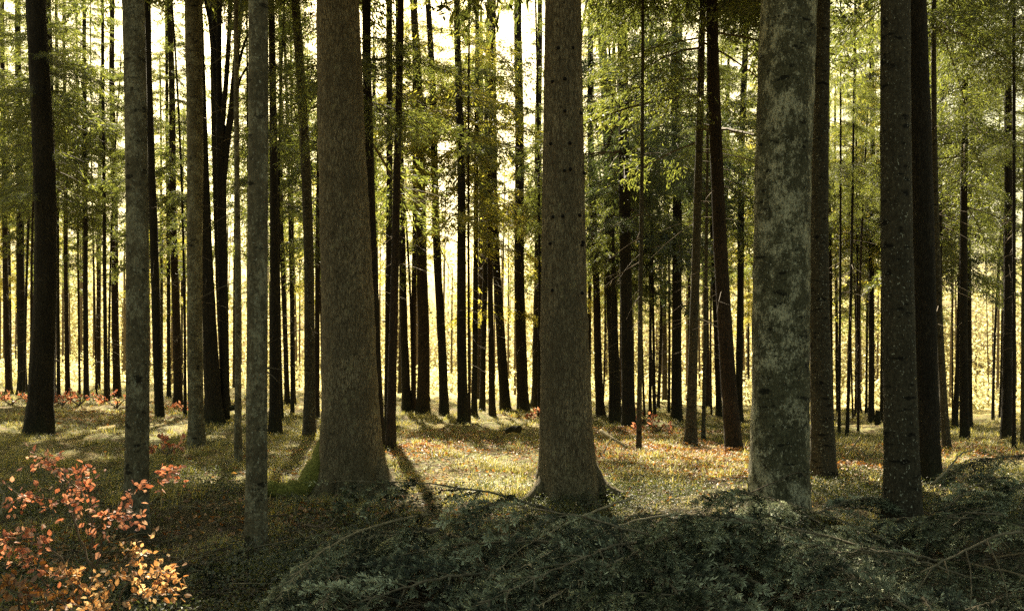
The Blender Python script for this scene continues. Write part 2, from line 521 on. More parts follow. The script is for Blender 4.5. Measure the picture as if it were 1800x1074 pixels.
# base x, base y, x at mid height, x at the top edge, base width, top width (photograph pixels), bark, crown, label
# crown: n high (above the picture), m middle, y sunny, d dark and low, s sparse, b low and broad
SPRUCE = [
 # the big ones in front
 (622, 868, 607, 595, 112, 74, 's', 'n', 'thick spruce trunk with fine scaly bark and a mossy root spreading to one side'),
 (1003, 882, 991, 986, 104, 62, 's', 'n', 'thick straight spruce trunk with pairs of dark knots, bare earth clods at its foot'),
 (1371, 897, 1375, 1383, 106, 96, 'l', 'n', 'thick trunk with large patches of pale lichen on rough grey bark'),
 (1449, 850, 1442, 1443, 40, 22, 'f', 'n', 'dark spotted trunk half hidden behind the lichen covered trunk'),
 (1587, 938, 1577, 1571, 56, 48, 'f', 'n', 'white speckled trunk standing in the brush heap'),
 (1632, 850, 1622, 1612, 38, 36, 'd', 'n', 'dark brown trunk close behind the white speckled trunk'),
 (450, 982, 454, 457, 36, 33, 'p', 'n', 'slender grey trunk with dark branch scars nearest to the viewer'),
 (484, 765, 482, 478, 20, 11, 'd', 'h', 'black trunk touching the slender grey scarred trunk'),
 (239, 936, 241, 234, 38, 37, 'p', 'n', 'pale grey trunk behind the orange beech sapling'),
 (281, 736, 271, 258, 15, 14, 'd', 'h', 'dark trunk close beside the pale grey trunk behind the sapling'),
 (67, 765, 76, 58, 40, 33, 'd', 's', 'broad black trunk with flared foot at the edge of the grass'),
 (90, 707, 92, 88, 13, 12, 'd', 'm', 'trunk hidden behind the broad black trunk with flared foot'),
 (346, 785, 341, 337, 25, 30, 'p', 'h', 'grey trunk in front of a dark twin, foot in short grass'),
 (377, 745, 364, 348, 30, 16, 'd', 'h', 'dark leaning twin behind the grey trunk'),
 (398, 716, 386, 380, 14, 14, 'd', 'h', 'brown trunk behind the dark leaning twin'),
 (418, 812, 416, 412, 12, 8, 'p', 'h', 'very slim pale trunk between the twin trunks and the scarred trunk'),
 (545, 767, 543, 522, 20, 15, 'f', 'h', 'dark leaning trunk just beside the scaly mossy rooted trunk'),
 (667, 790, 654, 647, 20, 15, 'd', 'm', 'dark trunk rising straight behind the scaly mossy rooted trunk'),
 (681, 768, 682, 684, 11, 11, 'd', 'h', 'thin black trunk paired with a reddish one'),
 (686, 791, 694, 703, 16, 11, 'r', 'h', 'thin reddish trunk leaning across its black neighbour'),
 (715, 718, 708, 700, 15, 8, 'd', 'm', 'brown trunk with swollen bend behind the reddish pair'),
 (727, 720, 728, 731, 9, 7, 'r', 'm', 'slim reddish trunk touching a wider leaning trunk'),
 (744, 724, 743, 727, 22, 12, 'r', 'y', 'red brown leaning trunk among yellow foliage'),
 (781, 730, 771, 752, 16, 10, 'd', 'y', 'dark leaning trunk with its top lost in yellow foliage'),
 (814, 742, 811, 805, 18, 11, 'd', 'y', 'black straight trunk in front of the sunlit grass'),
 (833, 728, 836, 838, 10, 7, 'd', 'y', 'slanting brown trunk beside a black one at the far grass edge'),
 (848, 722, 852, 858, 10, 7, 'd', 'y', 'black trunk with slight lean at the far grass edge'),
 (865, 729, 862, 864, 11, 7, 'r', 'm', 'brown sunlit edged trunk between two black ones'),
 (889, 721, 874, 870, 18, 6, 'd', 'm', 'black trunk with wide flared foot behind the rotten log'),
 (919, 720, 914, 912, 20, 13, 'd', 'm', 'strong black trunk with flared foot beside the rotten log'),
 (945, 716, 946, 948, 20, 8, 'd', 'm', 'dark trunk peeping out beside the knotty thick trunk'),
 (1055, 729, 1046, 1036, 14, 9, 'r', 'm', 'reddish trunk close behind the foot of the knotty thick trunk'),
 (1082, 737, 1075, 1058, 20, 14, 'd', 'd', 'dark leaning trunk, first of two wide ones in shade'),
 (1105, 752, 1101, 1092, 23, 17, 'd', 'd', 'dark wide trunk, front one of two in shade'),
 (1123, 793, 1127, 1130, 9, 5, 'f', 'h', 'thin mossy pole of a trunk standing on the leaf litter'),
 (1151, 734, 1147, 1143, 5, 3, 'd', 's', 'hair thin black stem against the yellow glow'),
 (1190, 739, 1189, 1186, 18, 13, 'd', 'd', 'black trunk with swollen foot behind the leaf litter'),
 (1215, 783, 1221, 1236, 18, 11, 'f', 'm', 'dark spotted trunk with mossy foot leaning over the leaf litter'),
 (1236, 776, 1242, 1246, 7, 4, 'f', 's', 'thin stem just behind the leaning mossy footed trunk'),
 (1264, 729, 1255, 1250, 10, 7, 'd', 'm', 'far dark trunk half covered by a leaning brown one'),
 (1291, 791, 1267, 1254, 28, 20, 'r', 'h', 'strong leaning brown trunk with its foot in the leaf litter'),
 (1299, 742, 1302, 1314, 13, 10, 'd', 'm', 'dark trunk crossing behind the strong leaning brown trunk'),
 (1462, 740, 1459, 1457, 8, 7, 'd', 'm', 'dark trunk touching the edge of the spotted hidden trunk'),
 (1475, 765, 1477, 1478, 5, 3, 'd', 's', 'thin black pole, first of a close pair'),
 (1489, 766, 1494, 1497, 6, 3, 'd', 's', 'thin black pole, second of a close pair'),
 (1509, 744, 1508, 1507, 4, 3, 'd', 's', 'wire thin stem between black poles and a wider trunk'),
 (1531, 742, 1533, 1533, 10, 7, 'd', 'y', 'dark trunk with lit yellow boughs above it'),
 (1551, 741, 1552, 1553, 8, 7, 'd', 'm', 'trunk just peeping past the white speckled trunk'),
 (1664, 790, 1649, 1645, 13, 8, 'f', 'm', 'slanting grey trunk beyond the sunlit dead boughs'),
 (1654, 760, 1653, 1666, 8, 6, 'd', 'm', 'thin dark trunk curving up beside the dark brown trunk'),
 (1678, 754, 1690, 1695, 9, 6, 'd', 'm', 'thin black leaning trunk crossing a wider one'),
 (1696, 774, 1692, 1694, 15, 9, 'd', 'm', 'black trunk with a swollen foot beyond the dead boughs'),
 (1705, 754, 1707, 1718, 8, 5, 'd', 'm', 'slim trunk behind the black swollen footed trunk'),
 (1769, 766, 1772, 1773, 17, 10, 'd', 's', 'black straight trunk by the pale opening at the wood edge'),
 (1782, 789, 1785, 1788, 6, 5, 'd', 's', 'thin pole beside the black straight trunk at the wood edge'),
 (1799, 781, 1801, 1806, 9, 8, 'f', 'm', 'trunk cut by the very edge of the picture'),
 (15, 689, 10, 5, 10, 7, 'r', 'm', 'hazy reddish trunk at the picture edge'),
 (40, 694, 36, 30, 15, 9, 'd', 'm', 'hazy dark trunk just outside the broad black one'),
 (103, 700, 102, 100, 6, 5, 'd', 'm', 'dim slim trunk just inside the broad black one'),
 (119, 694, 116, 112, 8, 5, 'r', 's', 'pale reddish trunk lost in bright haze'),
 (140, 692, 138, 136, 4, 3, 'r', 's', 'wire thin stem in bright haze'),
 (152, 701, 151, 151, 9, 6, 'd', 'm', 'straight dark trunk in the bright haze'),
 (170, 697, 165, 160, 3, 2, 'r', 's', 'faint bent stem in bright haze'),
 (187, 703, 184, 181, 7, 5, 'd', 's', 'thin black trunk in front of the haze'),
 (206, 700, 203, 200, 13, 8, 'r', 'm', 'broad hazy brown trunk before the pale grey one'),
 (297, 700, 296, 292, 7, 5, 'd', 'm', 'thin far trunk next to a reddish brown one'),
 (313, 711, 309, 301, 15, 9, 'r', 'm', 'reddish brown trunk standing in orange sunlight'),
 (437, 722, 437, 436, 4, 3, 'd', 'h', 'wire thin stem hidden beside the scarred trunk'),
 (505, 709, 498, 494, 9, 6, 'd', 'm', 'far leaning trunk between black and dark leaning trunks'),
 (517, 711, 514, 510, 6, 4, 'r', 'm', 'far slim reddish trunk beside the dark leaning one'),
 (496, 734, 490, 500, 5, 3, 'd', 's', 'thin pole between the black trunk and the dark leaning one'),
 (557, 735, 558, 560, 9, 8, 'r', 'm', 'far trunk peeping past the scaly mossy rooted trunk'),
]
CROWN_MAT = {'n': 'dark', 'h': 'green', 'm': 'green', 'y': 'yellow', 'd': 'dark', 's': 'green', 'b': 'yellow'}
PX_TOP = 0.0
tree_roots = {}


def make_tree(name, P0, P1, P2, r0, r2, bark, cr, label, seed, group=None, flare=None, H=None, crownmat=None):
    r = np.random.default_rng(seed)
    d = P0[1]
    near = d < 13
    if H is None: H = r.uniform(15, 20)
    z0, zm, zt = P0[2] - 0.12, P1[2], P2[2]
    base = np.array([P0[0], d, z0])
    H = max(H, zt - P0[2] + 2.5)

    tanx = (P2[0] - P1[0]) / (zt - zm)
    ly = r.normal(0, 0.008)
    wa, wp = r.uniform(0.03, 0.10) * min(1, r0 / 0.15), r.uniform(0, 6.28)

    def axis(zl):
        z = zl + z0
        L0 = (z - zm) * (z - zt) / ((P0[2] - zm) * (P0[2] - zt))
        L1 = (z - P0[2]) * (z - zt) / ((zm - P0[2]) * (zm - zt))
        L2 = (z - P0[2]) * (z - zm) / ((zt - P0[2]) * (zt - zm))
        x = np.where(z <= zt, P0[0] * L0 + P1[0] * L1 + P2[0] * L2, P2[0] + tanx * (z - zt) * 0.5)
        return np.stack([x - base[0] + wa * np.sin(0.55 * zl + wp) * (zl / (zl + 3.0)) * 0.5, ly * zl + 0 * x, zl + 0 * x], -1)

    zz = np.concatenate([np.arange(0, 1.2, 0.06), np.arange(1.2, min(H, 9), 0.14), np.arange(min(H, 9), H, 0.5), [H]]) if near else np.concatenate([np.arange(0, 1.2, 0.15), np.arange(1.2, H, 0.55), [H]])
    ztl = max(zt - z0, 2.0)
    rr = np.where(zz < ztl, r0 + (r2 - r0) * zz / ztl, r2 * (1 - 0.93 * (zz - ztl) / max(H - ztl, 0.1)))
    rr = np.maximum(rr, 0.012)
    root = empty(name, base)
    tag(root, label, 'tree', group)
    mb = MB()
    fl = flare if flare is not None else (0.55 if cr == 'n' else 0.5)
    trunk_mesh(mb, axis(zz), rr, fl, near, seed)
    tr = mb
    # short dead stubs and dry twigs along the stem
    if near:
        add_dead_twigs(tr, lambda z: axis(z), 1.2, 9, 20, seed + 5, 0.3)
    elif cr != 's':
        add_dead_twigs(tr, lambda z: axis(z), 2.5, 8.5, 22, seed + 5, 1.3)
    else:
        add_dead_twigs(tr, lambda z: axis(z), 1.5, 8, 30, seed + 5, 0.9)
    to = tr.build('trunk', [M[bark], M['twig'], M['knot']], root)
    if cr:
        mb = MB()
        rad = 2.7 + 5 * r2 + (1.1 if 12.5 < d < 19 and base[0] > 1.5 else 0)
        ft = zt - z0 + 1.5 if 13 < d < 27 else -1.0
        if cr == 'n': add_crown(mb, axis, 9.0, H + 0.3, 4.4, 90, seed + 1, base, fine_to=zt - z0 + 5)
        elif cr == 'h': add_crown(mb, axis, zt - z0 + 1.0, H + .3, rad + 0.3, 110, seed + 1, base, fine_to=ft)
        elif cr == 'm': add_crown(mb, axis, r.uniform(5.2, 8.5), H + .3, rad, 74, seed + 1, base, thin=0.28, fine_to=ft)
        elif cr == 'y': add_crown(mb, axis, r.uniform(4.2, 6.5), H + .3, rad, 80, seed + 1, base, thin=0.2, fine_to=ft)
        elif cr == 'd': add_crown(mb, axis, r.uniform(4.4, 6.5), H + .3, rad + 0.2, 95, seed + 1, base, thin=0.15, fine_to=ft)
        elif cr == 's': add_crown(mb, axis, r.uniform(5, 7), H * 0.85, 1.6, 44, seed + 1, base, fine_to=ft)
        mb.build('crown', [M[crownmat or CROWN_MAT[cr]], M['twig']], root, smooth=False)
    tree_roots[label] = (root, to, axis, base)
    return root


for n_, (xb, yb, xm, xt, wb, wt, bark, cr, label) in enumerate(SPRUCE):
    d = ground_at(xb, yb)
    P0 = pix(xb, yb, d)
    P0[2] = float(hgt(P0[0], d))
    P1, P2 = pix(xm, 480, d), pix(xt, PX_TOP, d)
    big = wb > 80
    if d < 13: P0[1] += 0.0
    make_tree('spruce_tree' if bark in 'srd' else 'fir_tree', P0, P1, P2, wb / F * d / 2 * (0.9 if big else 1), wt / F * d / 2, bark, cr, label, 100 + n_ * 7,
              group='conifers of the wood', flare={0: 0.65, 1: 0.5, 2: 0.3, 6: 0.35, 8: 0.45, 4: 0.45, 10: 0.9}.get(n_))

# knots on the knotty trunk, the mossy root of the scaly one
kr, kt, kax, kb = tree_roots[SPRUCE[1][8]]
for zc in (3.15, 3.45, 3.95, 4.28, 4.62, 4.98, 5.35, 2.6):
    for k in range(int(rng.integers(2, 4))):
        a = R(rng.uniform(200, 340))
        c = kax(zc + rng.uniform(-0.02, 0.02))
        rad = 0.5 * (104 * 0.9 + (62 - 104 * 0.9) * zc / 5.8) / F * kb[1]
        dr = np.array([math.cos(a), math.sin(a), -0.25])
        mb = MB()
        mb.tube(np.array([c + dr * (rad - 0.03), c + dr * (rad + 0.012), c + dr * (rad + 0.03)]), [0.024, 0.02, 0.008], 7)
        mb.build('knot', M['knot'], kr)
def root_limb(tree, pts, rads, mat):
    """a root running out from the foot of a trunk over the ground; pts hold picture x, y and metres nearer than the trunk"""
    rt, _, _, b1 = tree
    mb = MB()
    p = np.array([pix(a, b, b1[1] - c) for a, b, c in pts])
    s = np.linspace(0, 1, 18)
    x = np.linspace(0, 1, len(p))
    pp = np.stack([np.interp(s, x, p[:, i]) for i in range(3)], -1)
    pp[1:-1] = (pp[:-2] + 2 * pp[1:-1] + pp[2:]) / 4
    rr = np.interp(s, np.linspace(0, 1, len(rads)), rads) * (1 + 0.07 * np.sin(s * 21) + 0.05 * np.sin(s * 47))
    pp[:, 2] = np.maximum(pp[:, 2], hgt(pp[:, 0], pp[:, 1]) + 0.85 * rr)
    mb.tube(pp - b1, rr, 14)
    mb.build('root', M[mat], rt)
T0, T1 = tree_roots[SPRUCE[0][8]], tree_roots[SPRUCE[1][8]]
root_limb(T0, [(580, 775, -0.02), (563, 815, 0.1), (540, 852, 0.25), (506, 879, 0.42), (470, 893, 0.5)], [0.13, 0.15, 0.14, 0.125, 0.09], 'moss')
root_limb(T0, [(612, 800, 0.2), (616, 850, 0.34), (622, 884, 0.5)], [0.12, 0.12, 0.05], 's')
root_limb(T0, [(640, 760, 0.0), (656, 810, 0.1), (672, 845, 0.2), (694, 872, 0.32), (712, 882, 0.36)], [0.09, 0.13, 0.13, 0.1, 0.04], 's')
root_limb(T0, [(590, 810, 0.2), (580, 850, 0.35), (568, 886, 0.55)], [0.07, 0.09, 0.05], 's')
root_limb(T1, [(976, 770, -0.1), (964, 825, 0.0), (950, 862, 0.12), (920, 886, 0.25)], [0.04, 0.08, 0.09, 0.05], 's')
root_limb(T1, [(1024, 770, -0.1), (1040, 825, 0.0), (1062, 862, 0.1), (1098, 884, 0.18)], [0.04, 0.08, 0.09, 0.05], 's')
root_limb(T1, [(1016, 810, 0.14), (1030, 865, 0.28), (1052, 896, 0.45)], [0.06, 0.09, 0.05], 's')
root_limb(T1, [(988, 815, 0.14), (978, 865, 0.3), (962, 898, 0.5)], [0.06, 0.08, 0.05], 's')

# ------------------------------------------------------------------ the bare forked tree
d = 24.0
p0 = pix(396, 735, d); p0[2] = hgt(p0[0], d) - 0.1
root = tag(empty('forked_tree', p0), 'leafless broad-leaved tree forking into bare upright limbs', 'tree')
mb = MB()
def limb(px, w0, w1, dd=0.0):
    p = np.array([pix(a, b, d + dd * i) for i, (a, b) in enumerate(px)])
    s = np.linspace(0, 1, 22); x = np.linspace(0, 1, len(p))
    pp = np.stack([np.interp(s, x, p[:, i]) for i in range(3)], -1)
    for _ in range(2): pp[1:-1] = (pp[:-2] + 2 * pp[1:-1] + pp[2:]) / 4
    mb.tube(pp - p0, np.linspace(w0, w1, 22) / F * d / 2, 8)
limb([(396, 737), (393, 540), (390, 380), (388, 220)], 17, 17)
limb([(388, 235), (378, 130), (370, 40), (352, -120), (340, -300)], 11, 5, 0.15)
limb([(388, 235), (384, 120), (386, 0), (392, -200), (388, -420)], 12, 5)
limb([(389, 240), (398, 140), (404, 40), (408, -120), (420, -330)], 10, 5, -0.15)
limb([(384, 120), (374, 60), (360, 0), (330, -160)], 9, 3, 0.1)
limb([(408, 195), (416, 90), (424, 20), (434, -100), (452, -260)], 12, 4, -0.1)
limb([(391, 330), (400, 240), (408, 190), (412, 140)], 13, 12)
limb([(411, 150), (428, 80), (440, 50), (468, -20)], 6, 2, -0.1)
limb([(408, 190), (424, 135), (438, 112), (456, 60)], 5, 2, 0.1)
mb.build('trunk', M['d'], root)
mb = MB()
rr_ = np.random.default_rng(5)
for k in range(90):
    a, b = rr_.uniform(340, 455), rr_.uniform(-350, 140)
    s = np.linspace(0, 1, 4)
    an = rr_.uniform(-0.9, 0.9)
    L = rr_.uniform(25, 70)
    p = np.array([pix(a + L * math.sin(an) * q, b - L * math.cos(an) * q, d + rr_.uniform(-.02, .02) + 0.6 * (k % 5 - 2) * q) for q in s])
    mb.tube(p - p0, 0.014 * (1.1 - s), 3, 0, False)
mb.build('crown', M['d'], root)

# ------------------------------------------------------------------ trees of the wood's far edge: a few kinds, copied
protos = []
for k in range(5):
    r = np.random.default_rng(900 + k)
    w = [0.14, 0.11, 0.18, 0.09, 0.13][k]
    o = make_tree('spruce_tree', np.array([0, 50., 0]), np.array([r.normal(0, .15), 50, 7.]), np.array([r.normal(0, .3), 50, 18.]), w, w * 0.6, 'rdrdd'[k], 'mysym'[k],
                  'thin far conifer in the pale glow at the wood edge', 900 + k * 3, 'far conifers at the wood edge', H=20, crownmat='yellow' if k % 2 else 'green')
    protos.append(o)
for k in range(3):
    r = np.random.default_rng(950 + k)
    w = [0.055, 0.04, 0.07][k]
    o = make_tree('spruce_tree', np.array([0, 40., 0]), np.array([r.normal(0, .12), 40, 7.]), np.array([r.normal(0, .35), 40, 15.]), w, w * 0.6, 'drd'[k], 's',
                  'very thin young conifer stem in the glow behind the nearer trunks', 950 + k * 3, 'thin stems at the wood edge', H=14)
    protos.append(o)
far_spots = []
r = np.random.default_rng(21)
while len(far_spots) < 46:
    y = r.uniform(44, 62)
    x = r.uniform(-0.64, 0.64) * y
    if (-0.40 < x / y < -0.275 or x / y > 0.47) and r.random() < .75: continue
    if all((x - a) ** 2 + (y - b) ** 2 > 1.6 for a, b in far_spots): far_spots.append((x, y))
for k, (x, y) in enumerate(far_spots):
    src = protos[k % 5]
    if k < 5: o = src
    else:
        o = src.copy(); col.objects.link(o)
        for ch in list(src.children):
            c = ch.copy(); col.objects.link(c); c.parent = o
    o.location = (x, y, float(hgt(x, y)) - 0.1)
    o.rotation_euler = (0, 0, r.uniform(0, 6.28))
    s = r.uniform(0.8, 1.15)
    o.scale = (s * r.uniform(0.8, 1.2), s * r.uniform(.8, 1.2), s)

thin_spots = []
while len(thin_spots) < 52:
    y = r.uniform(27, 46)
    x = (r.uniform(-0.05, 0.62) if r.random() < .72 else r.uniform(-0.6, -0.05)) * y
    if all((x - a) ** 2 + (y - b) ** 2 > 1.2 for a, b in thin_spots): thin_spots.append((x, y))
for k, (x, y) in enumerate(thin_spots):
    src = protos[5 + k % 3]
    if k < 3: o = src
    else:
        o = src.copy(); col.objects.link(o)
        for ch in list(src.children):
            c = ch.copy(); col.objects.link(c); c.parent = o
    o.location = (x, y, float(hgt(x, y)) - 0.1)
    o.rotation_euler = (r.normal(0, .012), r.normal(0, .012), r.uniform(0, 6.28))
    sc_ = r.uniform(0.7, 1.2); o.scale = (sc_, sc_, r.uniform(.85, 1.2))

# a sunlit wood beyond the meadow, one mass
mb = MB()
r = np.random.default_rng(33)
for k in range(130):
    y = r.uniform(82, 120); x = r.uniform(-0.8, 0.8) * y
    h = r.uniform(8, 17); z = float(hgt(x, y))
    mb.tube(np.array([[x, y, z - .2], [x, y, z + h * .9]]), [0.16, 0.04], 5, 1)
    m = 1100
    f = r.uniform(0.05, 1, m)
    ra = (0.26 * h) * np.sqrt(np.maximum(0.02, 1 - (2 * f - 0.75) ** 2 / 1.6)) * np.sqrt(r.random(m))
    th = r.uniform(0, 6.28, m)
    c = np.stack([x + ra * np.cos(th), y + ra * np.sin(th), z + h * f], -1)
    u = r.standard_normal((m, 3)); u /= np.linalg.norm(u, axis=1)[:, None]
    v = np.cross(u, r.standard_normal((m, 3))); v /= np.linalg.norm(v, axis=1)[:, None]
    u *= r.uniform(.12, .3, (m, 1)); v *= r.uniform(.06, .16, (m, 1))
    mb.soup_q(np.stack([c - u, c - v, c + u, c + v], 1), 0)
for k in range(150):
    y = r.uniform(56, 80); x = r.uniform(-0.72, 0.72) * y; z = float(hgt(x, y)); h = r.uniform(.8, 2.8); m = 170
    q = r.standard_normal((m, 3)); q /= np.linalg.norm(q, axis=1)[:, None]
    c = np.array([x, y, z + h * .45]) + q * np.array([h * .8, h * .8, h * .5]) * r.random((m, 1)) ** .4
    u = r.standard_normal((m, 3)); u /= np.linalg.norm(u, axis=1)[:, None]
    v = np.cross(u, r.standard_normal((m, 3))); v /= np.linalg.norm(v, axis=1)[:, None]
    u *= r.uniform(.08, .2, (m, 1)); v *= r.uniform(.05, .12, (m, 1))
    mb.soup_q(np.stack([c - u, c - v, c + u, c + v], 1), 0)
for k in range(190):
    y = r.uniform(63, 84); x = r.uniform(-0.7, 0.7) * y; z = float(hgt(x, y)); h = r.uniform(11, 18); lx = r.normal(0, .25)
    mb.tube(np.array([[x, y, z - .2], [x + lx * .4, y, z + h * .5], [x + lx, y, z + h]]), np.array([1, .8, .3]) * r.uniform(.05, .14), 5, 1)
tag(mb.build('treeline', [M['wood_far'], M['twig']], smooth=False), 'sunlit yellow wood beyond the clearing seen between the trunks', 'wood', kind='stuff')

def heap_z(x, y):
    x = np.asarray(x, float); y = np.asarray(y, float)
    edge = ss(-1.75, -0.2, x - 0.25 * (6.3 - y)) 
    m = 0.46 * np.exp(-(np.abs(y - 6.5) / np.where(y > 6.5, 1.0, 1.55)) ** 3)
    bump = 1 + 0.16 * np.sin(1.7 * x + 0.4) + 0.1 * np.sin(3.9 * x + y) + 0.25 * np.exp(-((x - 1.3) / 0.6) ** 2)
    right = 1 + 0.25 * ss(3.0, 4.4, x)
    return hgt(x, y) + edge * m * bump * right

# ------------------------------------------------------------------ grass, leaves and twigs on the floor: nobody could count them
def scatter(n, seed, ymin=3.6, ymax=50, p=1.0):
    r = np.random.default_rng(seed)
    y = ymin * (ymax / ymin) ** (r.random(n) ** p)
    x = r.uniform(-0.66, 0.66, n) * y
    return r, x, y

def vnoise(x, y):
    return (np.sin(1.9 * x + 2.2 * np.sin(0.9 * y)) * np.sin(1.6 * y + 1.7 * np.sin(1.1 * x)) + 0.6 * np.sin(4.7 * x + 2.0 * np.sin(3.1 * y)) * np.sin(4.3 * y + 1.0))

r, x1, y1 = scatter(150000, 41)
keep = vnoise(x1, y1) + r.normal(0, 0.45, len(x1)) > np.where(y1 > 12.5, 0.1, 0.45)
_, xt, yt = scatter(20000, 43)
kt = vnoise(xt * 0.8, yt * 0.8) + r.normal(0, 0.4, len(xt)) > np.where(yt > 12.5, 0.15, 0.5)
xt, yt = xt[kt], yt[kt]
nb_ = 30
rt = np.repeat(0.035 + 0.002 * yt, nb_)
x2 = np.repeat(xt, nb_) + r.normal(0, 1, len(rt)) * rt; y2 = np.repeat(yt, nb_) + r.normal(0, 1, len(rt)) * rt
fade = lambda yy, n: (yy > 9.5) | (r.random(n) < 0.30)
keep &= ~((np.abs(x1 + 2.35) < 0.95) & (np.abs(y1 - 10.55) < 0.5)); kt2 = ~((np.abs(xt + 2.35) < 0.95) & (np.abs(yt - 10.55) < 0.5)); keep &= fade(y1, len(y1)) & (heap_z(x1, y1) - hgt(x1, y1) < 0.07)
kk = np.repeat(fade(yt, len(yt)) & kt2 & (heap_z(xt, yt) - hgt(xt, yt) < 0.05), nb_); x2, y2 = x2[kk], y2[kk]
x = np.concatenate([x1[keep], x2]); y = np.concatenate([y1[keep], y2]); m = len(x)
tuft = np.concatenate([np.zeros(keep.sum()), np.repeat(r.uniform(0.5, 1.3, len(xt)), nb_)[kk]])
z = hgt(x, y)
ln = r.uniform(0.03, 0.10, m) * (1 + 0.012 * y) * (1 + 0.9 * tuft)
az = r.uniform(0, 6.28, m); tilt = r.uniform(0.4, 1.5, m) * (1 - 0.25 * (tuft > 0))
w = r.uniform(0.0012, 0.0029, m) * (1 + 0.06 * y)
dx, dy, dz = np.cos(az) * np.sin(tilt), np.sin(az) * np.sin(tilt), np.cos(tilt)
sx, sy = -np.sin(az), np.cos(az)
b = np.stack([x, y, z - 0.01], -1)
mid = b + np.stack([dx * .5, dy * .5, dz * .6 + .05], -1) * ln[:, None]
tip = b + np.stack([dx * 1.1, dy * 1.1, dz * 0.85], -1) * ln[:, None]
side = np.stack([sx, sy, 0 * sx], -1) * w[:, None]
v = np.stack([b - side, b + side, mid + side * .8, tip, mid - side * .8], 1)
ii = np.arange(m)[:, None] * 5
mb = MB()
mb.add(v.reshape(-1, 3), quads=ii + np.array([[0, 1, 2, 4]]), tris=ii + np.array([[4, 2, 3]]))
tag(mb.build('grass', M['grass'], smooth=False), 'short dry grass and moss tufts covering the forest floor', 'grass', kind='stuff')

def leaf_soup(c, r, size, flat=0.35):
    m = len(c)
    nrm = np.stack([r.normal(0, flat, m), r.normal(0, flat, m), np.ones(m)], -1)
    nrm /= np.linalg.norm(nrm, axis=1)[:, None]
    u = np.cross(nrm, r.standard_normal((m, 3))); u /= np.linalg.norm(u, axis=1)[:, None]
    v = np.cross(nrm, u)
    u *= size[:, None] * 0.5; v *= size[:, None] * 0.32
    return np.stack([c - u, c + v * .9 - u * .1 + nrm * size[:, None] * .12, c + u, c - v * .9 - u * .1 + nrm * size[:, None] * .12], 1)

r, x, y = scatter(15000, 71, 4.5, 30)
k0 = (vnoise(x * 0.6 + 2, y * 0.6) + r.normal(0, .5, len(x)) > 0.3) & ((y < 13) | (r.random(len(x)) < .15))
k0 &= ~((np.abs(x + 2.35) < 0.95) & (np.abs(y - 10.55) < 0.55)); k0 &= heap_z(x, y) - hgt(x, y) < 0.05
x, y = x[k0], y[k0]
fx, fy = r.normal(0.62, 0.42, 150), r.normal(9.9, 0.22, 150)
x, y = np.concatenate([x, fx]), np.concatenate([y, fy])
nl_ = 46
hh = np.repeat(r.uniform(0.06, 0.2, len(x)), nl_)
f_ = r.random(len(hh))
c = np.stack([np.repeat(x, nl_) + r.normal(0, .085, len(hh)), np.repeat(y, nl_) + r.normal(0, .085, len(hh)), 0 * f_], -1)
c[:, 2] = hgt(c[:, 0], c[:, 1]) + hh * f_
mb = MB(); mb.soup_q(leaf_soup(c, r, r.uniform(0.014, 0.04, len(c)), 0.8))
tag(mb.build('undergrowth', M['under'], smooth=False), 'low dark green undergrowth of small leaves on the forest floor', 'undergrowth', kind='stuff')

cs = []
r = np.random.default_rng(55)
for (px, py, hx, hy, n) in [(740, 785, .9, 1.3, 600), (800, 770, 1.5, 2, 500), (1190, 790, 2.2, 3.2, 2600), (1120, 765, 2, 2.5, 1400), (1270, 830, 1.2, 1.5, 700), (1150, 760, 1.0, .8, 500), (950, 735, 1.2, 1.5, 700),
                            (160, 725, 3.5, 4, 1500), (330, 715, 3, 4, 900), (1700, 790, 2, 2, 700), (1480, 820, 1.2, 1.2, 500), (60, 1000, 1.0, 1.0, 300), (900, 820, 6, 6, 1600), (560, 900, 1.5, 1.0, 250)]:
    d = ground_at(px, py, 40)
    n = int(n * 1.7)
    x = (px - CX) / F * d + r.normal(0, hx * .6, n); y = d + r.normal(0, hy * .6, n)
    cs.append(np.stack([x, y, hgt(x, y) + r.uniform(0.01, 0.07, n)], -1))
c = np.concatenate(cs)
mb = MB(); mb.soup_q(leaf_soup(c, r, r.uniform(0.045, 0.09, len(c)), 0.6))
r, x, y = scatter(26000, 58, 4.2, 32)
c = np.stack([x, y, hgt(x, y) + r.uniform(0.004, 0.03, len(x))], -1)
mb.soup_q(leaf_soup(c, r, r.uniform(0.02, 0.06, len(c)), 0.6), 1)
tag(mb.build('fallen_leaves', [M['litter'], M['brown']], smooth=False), 'rusty fallen leaves scattered over the grass', 'leaves', kind='stuff')

r, x, y = scatter(5200, 61, 4.0, 34)
mb = MB()
for k in range(len(x)):
    L = r.uniform(0.1, 0.5) * (1 + 1.6 * (r.random() < .12)); a = r.uniform(0, 6.28)
    s = np.linspace(-.5, .5, 4)
    px_, py_ = x[k] + L * s * math.cos(a) + r.normal(0, .015, 4), y[k] + L * s * math.sin(a)
    mb.tube(np.stack([px_, py_, hgt(px_, py_) + 0.02 + r.uniform(0, 0.06) + s * r.uniform(-.1, .1)], -1), np.linspace(.0042, .0022, 4) * r.uniform(.6, 1.4), 4, int(r.random() < .12), False)
tag(mb.build('twig_litter', [M['twig'], M['stick']]), 'small dead twigs strewn over the forest floor', 'twigs', kind='stuff')

# ------------------------------------------------------------------ cut spruce boughs with needles
def unit(v): return v / (np.linalg.norm(v, axis=-1, keepdims=True) + 1e-9)

